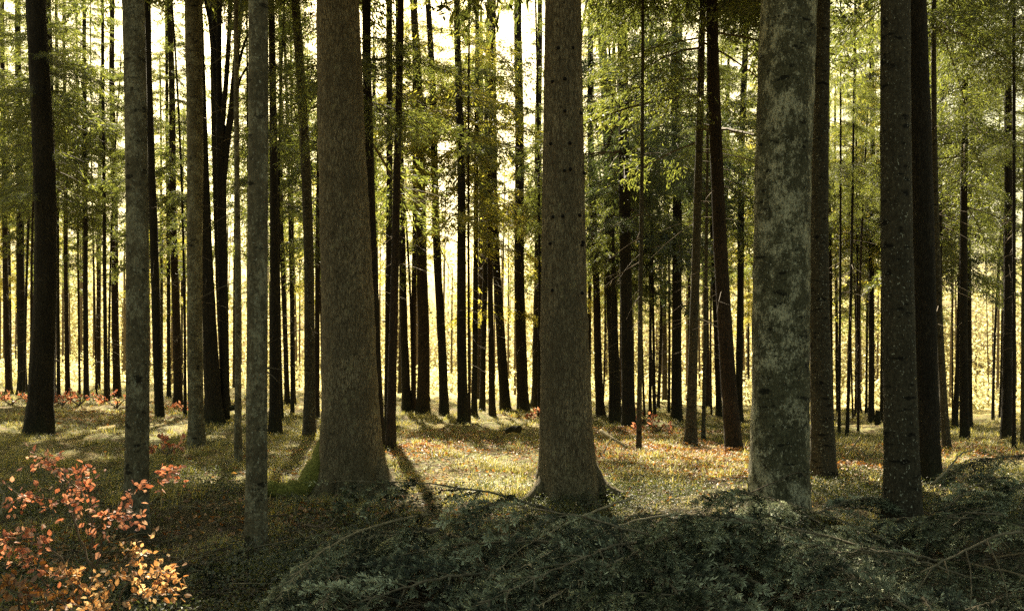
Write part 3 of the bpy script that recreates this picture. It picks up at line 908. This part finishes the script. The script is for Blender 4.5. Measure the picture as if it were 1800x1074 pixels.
def needles(mb, pos, dirs, lens, r, K=44, nl=0.030, nw=0.0034, mat=0, shs=None):
    S = len(pos)
    d = unit(dirs)
    u = unit(np.cross(d, np.array([0, 0, 1.0]) + 0.2 * r.standard_normal((S, 3))))
    w = np.cross(u, d)
    f = np.tile(np.linspace(0.02, 1, K), (S, 1)) + r.normal(0, .01, (S, K))
    ph = r.uniform(-0.5, np.pi + 0.5, (S, K))
    fw = 0.45 + 0.75 * f
    nd = np.cos(ph)[..., None] * u[:, None] + np.sin(ph)[..., None] * w[:, None] + fw[..., None] * d[:, None]
    nd = unit(nd)
    b = pos[:, None] + d[:, None] * (f * lens[:, None])[..., None]
    sd = unit(np.cross(nd, w[:, None] + 0.3 * r.standard_normal((S, K, 3)))) * nw
    tip = b + nd * (nl * r.uniform(.75, 1.2, (S, K)))[..., None]
    mid = b + nd * (nl * 0.5)
    q = np.stack([b, mid + sd, tip, mid - sd], 2)
    mb.soup_q(q.reshape(-1, 4, 3).astype(np.float32), mat)
    sh = shs[:, None] + r.uniform(-0.05, 0.15, (S, 1)) + 0.42 * f ** 3  # pale new growth, plus lit tips and shaded interior put into the colour
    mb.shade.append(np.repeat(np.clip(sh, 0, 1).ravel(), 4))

def bough_parts(pts, seed, twig=0.5, pairs=15, droop=0.25, r0=0.009, bare=0.0, up=np.array([0, 0, 1.0]), K=20):
    """returns mesh buffers (stem, needle) for a bough whose stem follows pts"""
    r = np.random.default_rng(seed)
    pts = np.asarray(pts, float)
    x = np.linspace(0, 1, len(pts)); s = np.linspace(0, 1, 24)
    P = np.stack([np.interp(s, x, pts[:, i]) for i in range(3)], -1)
    for _ in range(3): P[1:-1] = (P[:-2] + 2 * P[1:-1] + P[2:]) / 4
    P[1:-1] += r.normal(0, 0.004, (22, 3))
    st, nb = MB(), MB()
    st.tube(P, r0 * (1.15 - s), 6)
    T = unit(np.gradient(P, axis=0))
    pos, dirs, lens, shs = [], [], [], []
    for k in range(pairs):
        f = bare + (1 - bare) * (k + r.uniform(0, .7)) / pairs
        c = np.array([np.interp(f, s, P[:, i]) for i in range(3)])
        tg = unit(np.array([np.interp(f, s, T[:, i]) for i in range(3)]))
        sdv = unit(np.cross(tg, up))
        for sg in (-1, 1):
            if r.random() < 0.1: continue
            L = twig * (1 - 0.78 * f) * r.uniform(.6, 1.15)
            an = R(r.uniform(34, 52))
            dr = tg * math.cos(an) + sdv * sg * math.sin(an) + np.array([0, 0, r.uniform(-.35, .12)])
            q = np.linspace(0, 1, 7)
            tp = c + dr * L * q[:, None] + np.array([0, 0, -droop * L]) * (q ** 2)[:, None] + r.normal(0, .004, (7, 3))
            st.tube(tp, 0.0042 * (1.2 - q), 4, 0, False)
            tt = unit(np.gradient(tp, axis=0))
            n = max(4, int(L / 0.052))
            tsh = 0.55 * r.uniform(0.0, 1) ** 1.8
            for h in range(n):
                e = (h + .8) / n
                pc = np.array([np.interp(e, q, tp[:, i]) for i in range(3)])
                td = unit(np.array([np.interp(e, q, tt[:, i]) for i in range(3)]))
                s2 = unit(np.cross(td, up + r.normal(0, .2, 3)))
                for g2 in (-1, 1):
                    a2 = R(r.uniform(32, 52))
                    pos.append(pc); dirs.append(td * math.cos(a2) + s2 * g2 * math.sin(a2) + np.array([0, 0, r.uniform(-.4, .05)])); lens.append((0.045 + 0.085 * (1 - e) * min(1, L / .4)) * r.uniform(.7, 1.25)); shs.append(tsh)
                pos.append(pc); dirs.append(td); lens.append(0.045); shs.append(tsh)
            shs.append(tsh)
            pos.append(tp[-1]); dirs.append(tt[-1]); lens.append(0.06)
    pos.append(P[-1]); dirs.append(T[-1]); lens.append(0.1); shs.append(.4)
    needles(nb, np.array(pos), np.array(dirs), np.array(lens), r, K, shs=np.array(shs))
    return st, nb

def bough(name, pts, label, seed, group='cut boughs in the brush heap', lift=0.0, stem='bough_stem', **kw):
    pts = np.asarray(pts, float) + np.array([0, 0, lift])
    base = pts[0].copy()
    st, nb = bough_parts(pts - base, seed, **kw)
    root = tag(empty(name, base), label, 'bough', group)
    st.build('stem', M[stem], root)
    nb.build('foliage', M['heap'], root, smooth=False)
    return root
t = NT('bough_stem'); M['bough_stem'] = t.principled(t.ramp(t.noise(t.coord(), 18, 4), [(0.3, (0.07, 0.055, 0.035)), (0.7, (0.22, 0.185, 0.12))]), 0.85)

def px3(*l): return [pix(*q) for q in l]
bough('spruce_bough', px3((760, 925, 6.3), (660, 945, 6.0), (575, 985, 5.6), (520, 1035, 5.3), (488, 1085, 5.05)), 'cut spruce bough arching out at the tip end of the heap over bare twigs', 1, twig=.6, pairs=13, droop=.7, lift=.09, stem='stick')
bough('spruce_bough', px3((1110, 896, 6.7), (1040, 922, 6.4), (985, 948, 6.1), (915, 990, 5.7), (850, 1050, 5.2)), 'cut bough with a long pale stem slanting down from the foot of the knotty trunk', 2, twig=.6, pairs=11, lift=.09, stem='stick', bare=.3, droop=.6)
bough('spruce_bough', px3((1190, 925, 6.3), (1120, 935, 6.1), (1060, 960, 5.8), (985, 985, 5.5), (900, 1040, 5.1)), 'cut bough with a bent pale stem on the crest of the heap', 3, twig=.6, pairs=11, lift=.09, stem='stick', bare=.25, droop=.6)
bough('spruce_bough', px3((1150, 993, 5.6), (1095, 1005, 5.4), (1044, 1032, 5.2), (980, 1072, 5.0), (900, 1120, 4.7)), 'cut bough with a pale stem low at the front of the heap', 4, twig=.55, pairs=11, lift=.09, stem='stick', bare=.2, droop=.5)
bough('spruce_bough', px3((1270, 900, 6.7), (1330, 930, 6.4), (1385, 985, 6.0), (1420, 1060, 5.6)), 'dark cut bough hanging down below the lichen covered trunk', 5, twig=.6, pairs=12, droop=.7)

hp = []
for k in range(7):
    L = 1.0 + 0.12 * k
    s = np.linspace(0, 1, 6)
    P = np.stack([L * s, 0.06 * np.sin(3 * s + k), -0.22 * L * s ** 2 + 0.03 * s], -1)
    st, nb = bough_parts(P, 300 + k, twig=.58 + .05 * (k % 3), pairs=9, droop=.45 + .15 * (k % 3), bare=.05 * (k % 3), K=19)
    root = tag(empty('spruce_bough', (0, 0, 0)), 'dark green cut spruce bough lying deep in the tangled brush heap', 'bough', 'cut boughs in the brush heap')
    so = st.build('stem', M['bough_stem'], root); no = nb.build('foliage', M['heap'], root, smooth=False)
    hp.append((root, so, no))
r = np.random.default_rng(77)
for k in range(58):
    src = hp[k % 7]
    if k < 7: o = src[0]
    else:
        o = src[0].copy(); col.objects.link(o)
        for ch in src[1:]:
            c = ch.copy(); col.objects.link(c); c.parent = o
    y = r.uniform(4.6, 7.6)
    x = r.uniform(max(-1.35 + 0.25 * (6.3 - y), -0.62 * y), 0.64 * y)
    az = R(r.normal(232, 30)) if k % 7 else r.uniform(0, 6.28)
    z = float(heap_z(x, y)) - r.uniform(0.06, 0.2)
    L = 1.0
    x2, y2 = x + L * math.cos(az), y + L * math.sin(az)
    pit = math.atan2(float(heap_z(x2, y2)) + r.uniform(0.08, 0.34) - z, L)
    o.location = (x, y, z)
    o.rotation_euler = (R(r.normal(0, 22)), -pit, az)
    s = r.uniform(.9, 1.35); o.scale = (s, s, s)

# fine brush (ground cover of dead twigs) under and around the heap
mb = MB()
for k in range(1500):
    y = r.uniform(4.2, 9.6); x = r.uniform(-0.62, 0.64) * y
    if heap_z(x, y) - hgt(x, y) > 0.12 and k % 5: continue
    if k > 1250: x, y = r.normal(0.62, .3), r.normal(9.7, .25)
    L = r.uniform(.15, .6); a = r.uniform(0, 6.28); s = np.linspace(-.5, .5, 5)
    e = r.uniform(-.5, .5)
    z = max(float(heap_z(x, y)), float(hgt(x, y))) + r.uniform(-.15, .04)
    p = np.stack([x + L * s * math.cos(a), y + L * s * math.sin(a), z + L * e * s - .25 * L * s * s * 2], -1) + r.normal(0, .008, (5, 3))
    mb.tube(p, np.linspace(.004, .0018, 5), 3, int(r.random() < .2), False)
tag(mb.build('brushwood', [M['twig'], M['stick']]), 'thin dry brushwood tangled in and around the heap', 'brushwood', kind='stuff')

# ------------------------------------------------------------------ bare sticks and logs one can point to
def stick(label, pts, w0, w1, twigs=(), mat='stick', name='dead_branch', cat='branch', k=7):
    P = np.array(px3(*pts)); base = P[0].copy()
    s = np.linspace(0, 1, 18); x = np.linspace(0, 1, len(P))
    pp = np.stack([np.interp(s, x, P[:, i]) for i in range(3)], -1)
    pp[1:-1] = (pp[:-2] + 2 * pp[1:-1] + pp[2:]) / 4
    q = np.random.default_rng(int(pts[0][0]))
    pp[1:-1] += q.normal(0, 0.004, (16, 3))
    mb = MB(); mb.tube(pp - base, np.linspace(w0, w1, 18), k)
    for tw in twigs:
        t_ = np.array(px3(*tw)) - base
        if len(t_) == 2: t_ = np.array([t_[0], (t_[0] + t_[1]) / 2 + q.normal(0, .01, 3), t_[1]])
        mb.tube(t_, np.linspace(w1 * .9, w1 * .5, len(t_)), 5)
    return tag(mb.build(name, M[mat], loc=base), label, cat, 'dead branches on the ground')

stick('pale bare stick arching over the crest of the heap near the scaly trunk', [(733, 937, 6.9), (765, 926, 6.9), (800, 915, 6.95), (855, 913, 7.0), (890, 920, 7.0)], .011, .006, [[(800, 915, 6.95), (818, 900, 6.9), (850, 888, 6.9)]])
stick('pale straight stick lying flat below the arching one', [(640, 946, 6.7), (700, 940, 6.7), (820, 938, 6.75)], .007, .004)
stick('long bare stick with hanging twigs over the dark heap', [(1820, 934, 5.2), (1758, 937, 5.2), (1690, 970, 5.1), (1618, 1006, 5.0)], .009, .005,
      [[(1698, 968, 5.1), (1706, 1000, 5.05), (1708, 1040, 5.0), (1704, 1080, 4.9)], [(1735, 950, 5.1), (1752, 985, 5.0), (1768, 1030, 4.95), (1775, 1070, 4.9)], [(1660, 984, 5.1), (1668, 1010, 5.0), (1664, 1024, 5)], [(1640, 995, 5.05), (1612, 1040, 5)]], 'bough_stem')
stick('bare stick in front of the foot of the lichen covered trunk', [(1316, 892, 7.6), (1360, 899, 7.6), (1420, 916, 7.5)], .010, .005, [[(1372, 902, 7.6), (1360, 925, 7.5), (1352, 942, 7.45)], [(1372, 902, 7.6), (1385, 930, 7.5)]])
stick('thin curved twig leaning against the lichen covered trunk', [(1318, 866, 8.9), (1365, 845, 8.9), (1408, 826, 8.95), (1424, 850, 8.9), (1440, 884, 8.8)], .007, .004, [[(1424, 850, 8.9), (1455, 868, 8.8)]], 'twig')
stick('fallen branch lying at the foot of the knotty thick trunk', [(1056, 757, 15.2), (1080, 772, 14.6), (1102, 786, 14.2)], .035, .02, [[(1075, 768, 14.8), (1062, 795, 13.6)]])
stick('short curved dead branch on the grass below the mossy root', [(535, 922, 8.0), (560, 926, 7.9), (605, 945, 7.7)], .012, .006, [[(560, 926, 7.9), (585, 912, 7.9), (600, 905, 7.9)]], 'twig')
stick('thin pale stick standing up from the litter behind the spotted trunk', [(1488, 800, 13.0), (1500, 785, 13), (1512, 768, 13)], .015, .01)
stick('short pale splinter stuck upright in the dark litter', [(1518, 802, 14), (1513, 790, 14)], .018, .012)
stick('thin sunlit sapling rod bending at the heap behind the speckled trunk', [(1640, 850, 9.5), (1665, 825, 9.6), (1690, 796, 9.8), (1712, 790, 9.9)], .014, .006, [[(1665, 825, 9.6), (1690, 832, 9.5), (1740, 838, 9.4)], [(1640, 850, 9.5), (1672, 838, 9.5), (1730, 836, 9.5)]])
stick('tiny bent rod poking from grass at the picture edge', [(2, 905, 6.5), (8, 870, 6.5), (-6, 850, 6.5)], .008, .005)
stick('short dark rotten log lying in the sunlit grass', [(888, 758, 17.0), (902, 753, 17.0), (912, 755, 16.9)], .05, .075, [], 'd', 'rotten_log', 'log', 10)
stick('small weathered log lying behind the slim pale trunk', [(384, 716, 27), (402, 718, 27), (424, 716, 27)], .09, .08, [], 'd', 'rotten_log', 'log', 10)
stick('small broken stump beside the speckled trunk in front of the glow', [(1543, 746, 26), (1543, 733, 26), (1544, 722, 26)], .09, .07, [], 'd', 'tree_stump', 'stump', 10)

# spiky young spruces and boughs of the brush on the right
for k, (pts, lab) in enumerate([
    (px3((1650, 905, 8.6), (1690, 870, 8.7), (1730, 845, 8.9), (1770, 838, 9.0)), 'sunlit cut bough rising behind the speckled trunk'),
    (px3((1820, 850, 8.8), (1770, 860, 8.8), (1720, 880, 8.6), (1660, 900, 8.4)), 'dark cut bough reaching in from the picture edge'),
    (px3((1800, 800, 10.2), (1750, 805, 10.2), (1700, 815, 10.1), (1650, 840, 10.0)), 'sunlit dead bough lying beyond the heap'),
    (px3((1440, 900, 8.2), (1490, 880, 8.3), (1530, 872, 8.3), (1556, 880, 8.3)), 'low cut bough between the lichen covered and the speckled trunk'),
    (px3((1760, 905, 7.6), (1700, 900, 7.5), (1640, 915, 7.3), (1600, 940, 7.0)), 'cut bough lying against the foot of the speckled trunk')]):
    bough('spruce_bough', pts, lab, 40 + k, twig=.5, pairs=14, droop=.2)

# ------------------------------------------------------------------ beech saplings
def beech(name, label, stems, dd, nleaf, size, mat, seed, group='orange beech saplings', spread=26):
    q = np.random.default_rng(seed)
    P0 = pix(*stems[0][0])
    P0[2] = float(hgt(P0[0], P0[1]))
    root = tag(empty(name, P0), label, 'sapling', group)
    mb = MB(); lf = MB(); cs, ds = [], []
    for st in stems:
        P = np.array(px3(*st)) - P0
        s = np.linspace(0, 1, 16); x = np.linspace(0, 1, len(P))
        pp = np.stack([np.interp(s, x, P[:, i]) for i in range(3)], -1)
        pp[1:-1] = (pp[:-2] + 2 * pp[1:-1] + pp[2:]) / 4 + q.normal(0, .006, (14, 3))
        if abs(st[0][0] - stems[0][0][0]) < 1: pp[0] = (0, 0, -0.03)
        mb.tube(pp, .0042 * (1.15 - s) * dd / 5 + .0012, 6)
        T = unit(np.gradient(pp, axis=0))
        for k in range(nleaf):
            e = q.uniform(0.25, 1) ** 0.8
            c = np.array([np.interp(e, s, pp[:, i]) for i in range(3)])
            td = np.array([np.interp(e, s, T[:, i]) for i in range(3)])
            dv = unit(td * .6 + q.normal(0, .8, 3))
            L = q.uniform(.05, 1) * spread / F * dd * 1.6
            e2 = c + dv * L
            if k % 3 == 0:
                mb.tube(np.array([c, (c + e2) / 2 + q.normal(0, .006, 3), e2]), [.0025, .002, .0012], 4, 0, False)
            for h in range(3):
                cs.append(c + (e2 - c) * q.uniform(.35, 1.1) + q.normal(0, .012, 3)); ds.append(unit(dv + q.normal(0, .6, 3)))
    cs, ds = np.array(cs), np.array(ds); m = len(cs)
    nr_ = unit(np.cross(ds, q.standard_normal((m, 3))) + np.array([0, -.2, .5]))
    sd = unit(np.cross(ds, nr_)); nr_ = np.cross(sd, ds)
    sz = size * q.uniform(.65, 1.2, m)[:, None]
    w = sz * q.uniform(.26, .36, (m, 1)); fold = sz * q.uniform(.02, .16, (m, 1)); curl = sz * q.uniform(-.15, .15, (m, 1))
    a0 = cs; a1 = cs + ds * sz * .33 - nr_ * 0; a2 = cs + ds * sz * .68 + nr_ * curl * .4; a3 = cs + ds * sz + nr_ * curl
    l1 = a1 + sd * w + nr_ * fold; l2 = a2 + sd * w * .8 + nr_ * fold; r1_ = a1 - sd * w + nr_ * fold; r2_ = a2 - sd * w * .8 + nr_ * fold
    v = np.stack([a0, a1, a2, a3, l1, l2, r1_, r2_], 1)
    ii = np.arange(m)[:, None] * 8
    tr = np.concatenate([ii + np.array([[0, 1, 4]]), ii + np.array([[0, 6, 1]]), ii + np.array([[2, 3, 5]]), ii + np.array([[3, 2, 7]])])
    qd = np.concatenate([ii + np.array([[1, 2, 5, 4]]), ii + np.array([[1, 6, 7, 2]])])
    lf.add(v.reshape(-1, 3), quads=qd, tris=tr)
    mb.build('stem', M['twig'], root); lf.build('foliage', M[mat], root, smooth=False)
    return root

beech('beech_sapling', 'orange leaved beech sapling in front of the pale grey trunk',
      [[(150, 1120, 5.0), (165, 1000, 5.0), (185, 930, 4.95), (225, 872, 4.9), (275, 838, 4.85), (318, 830, 4.8)],
       [(165, 1000, 5.0), (160, 950, 4.95), (185, 905, 4.9), (250, 905, 4.8)],
       [(150, 1120, 5.0), (120, 1000, 4.9), (75, 945, 4.8), (30, 950, 4.7), (-20, 960, 4.7)],
       [(165, 1000, 5.0), (135, 930, 5.0), (120, 880, 5.0), (60, 870, 5.0), (25, 880, 5.0)],
       [(135, 930, 5.0), (125, 860, 5.1), (95, 815, 5.1), (75, 800, 5.1)],
       [(165, 960, 5.0), (160, 900, 4.95), (150, 850, 4.9), (140, 835, 4.9)],
       [(150, 1120, 5.0), (70, 1010, 4.8), (10, 940, 4.7)]], 5.0, 27, 0.038, 'beech', 3)
beech('beech_sapling', 'low golden leaved beech sapling below the taller orange one',
      [[(200, 1110, 4.6), (215, 1030, 4.6), (260, 1000, 4.55), (310, 1015, 4.5)],
       [(200, 1110, 4.6), (190, 1040, 4.6), (215, 985, 4.6), (240, 965, 4.6)],
       [(200, 1110, 4.6), (150, 1040, 4.6), (120, 1010, 4.6)],
       [(215, 1060, 4.6), (250, 1040, 4.5), (300, 1030, 4.45)],
       [(200, 1110, 4.6), (180, 1060, 4.5), (150, 1075, 4.4)]], 4.6, 28, 0.037, 'beech_gold', 4)
beech('beech_sapling', 'dim rust coloured beech sapling low at the picture corner',
      [[(40, 1120, 4.6), (50, 1050, 4.6), (90, 1010, 4.6)], [(40, 1120, 4.6), (30, 1040, 4.5), (-10, 1020, 4.5)], [(40, 1120, 4.6), (80, 1060, 4.5), (120, 1050, 4.5)]], 4.6, 20, 0.042, 'litter', 5)
for k, (px, py, hpx, lab) in enumerate([
    (295, 800, 26, 'small orange seedling in the grass behind the pale grey trunk'),
    (1152, 762, 22, 'rusty seedling between the thin mossy pole and the swollen footed trunk'),
    (1130, 742, 16, 'rusty seedling beyond the thin mossy pole'),
    (950, 738, 16, 'rusty seedling behind the knotty thick trunk'),
    (140, 712, 22, 'orange seedling glowing under the straight dark hazy trunk'),
    (110, 712, 18, 'orange seedling beside the pale reddish hazy trunk'),
    (205, 716, 22, 'orange seedling at the foot of the broad hazy brown trunk'),
    (20, 712, 18, 'rust brown seedling at the foot of the hazy trunk on the picture edge'),
    (320, 724, 14, 'orange seedling at the foot of the reddish brown trunk'),
    (60, 705, 16, 'rust brown seedling behind the broad black trunk')]):
    d = ground_at(px, py, 42)
    k_ = hpx
    beech('beech_seedling', lab, [[(px, py, d), (px + 2, py - k_ * .5, d), (px - k_ * .4, py - k_, d)], [(px, py, d), (px + k_ * .6, py - k_ * .6, d - .2), (px + k_ * 1.2, py - k_ * .7, d - .2)], [(px, py, d), (px - k_ * .8, py - k_ * .5, d + .1), (px - k_ * 1.3, py - k_ * .6, d)]],
          d, 8, 0.075 + d * .0014, 'beech', 60 + k, 'small orange seedlings', spread=min(hpx, 14) * .6)

# ------------------------------------------------------------------ sun and sky
w = bpy.data.worlds.new('World')
scene.world = w
w.use_nodes = True
nt = w.node_tree
bg = nt.nodes['Background']
sky = nt.nodes.new('ShaderNodeTexSky')
sky.sky_type = 'NISHITA'
sky.sun_disc = False
sky.sun_elevation = R(SUN_EL)
sky.sun_rotation = R(-SUN_AZ)
sky.air_density = 1.0
sky.dust_density = 6.0
sky.ozone_density = 0.5
mx = nt.nodes.new('ShaderNodeMix')
mx.data_type = 'RGBA'; mx.blend_type = 'MULTIPLY'
mx.inputs[0].default_value = 1.0
mx.inputs[7].default_value = (1.0, 0.92, 0.55, 1)
nt.links.new(sky.outputs[0], mx.inputs[6])
nt.links.new(mx.outputs[2], bg.inputs[0])
bg.inputs[1].default_value = 0.05
sl = bpy.data.lights.new('sun', 'SUN')
sl.energy = 5.0
sl.angle = R(0.5)
sl.color = (1.0, 0.9, 0.68)
so = bpy.data.objects.new('sun', sl)
col.objects.link(so)
from mathutils import Vector
so.rotation_euler = Vector((-SV[0], -SV[1], -SV[2])).to_track_quat('-Z', 'Y').to_euler()
so.location = (0, 0, 40)

vs = scene.view_settings
vs.view_transform = 'Standard'
vs.look = 'None'
vs.exposure = 2.6
vs.gamma = 1.0
cy = scene.cycles
cy.use_denoising = False
cy.max_bounces = 6
cy.diffuse_bounces = 3
cy.glossy_bounces = 1
cy.transmission_bounces = 3
cy.volume_bounces = 1
cy.transparent_max_bounces = 4
cy.sample_clamp_indirect = 6
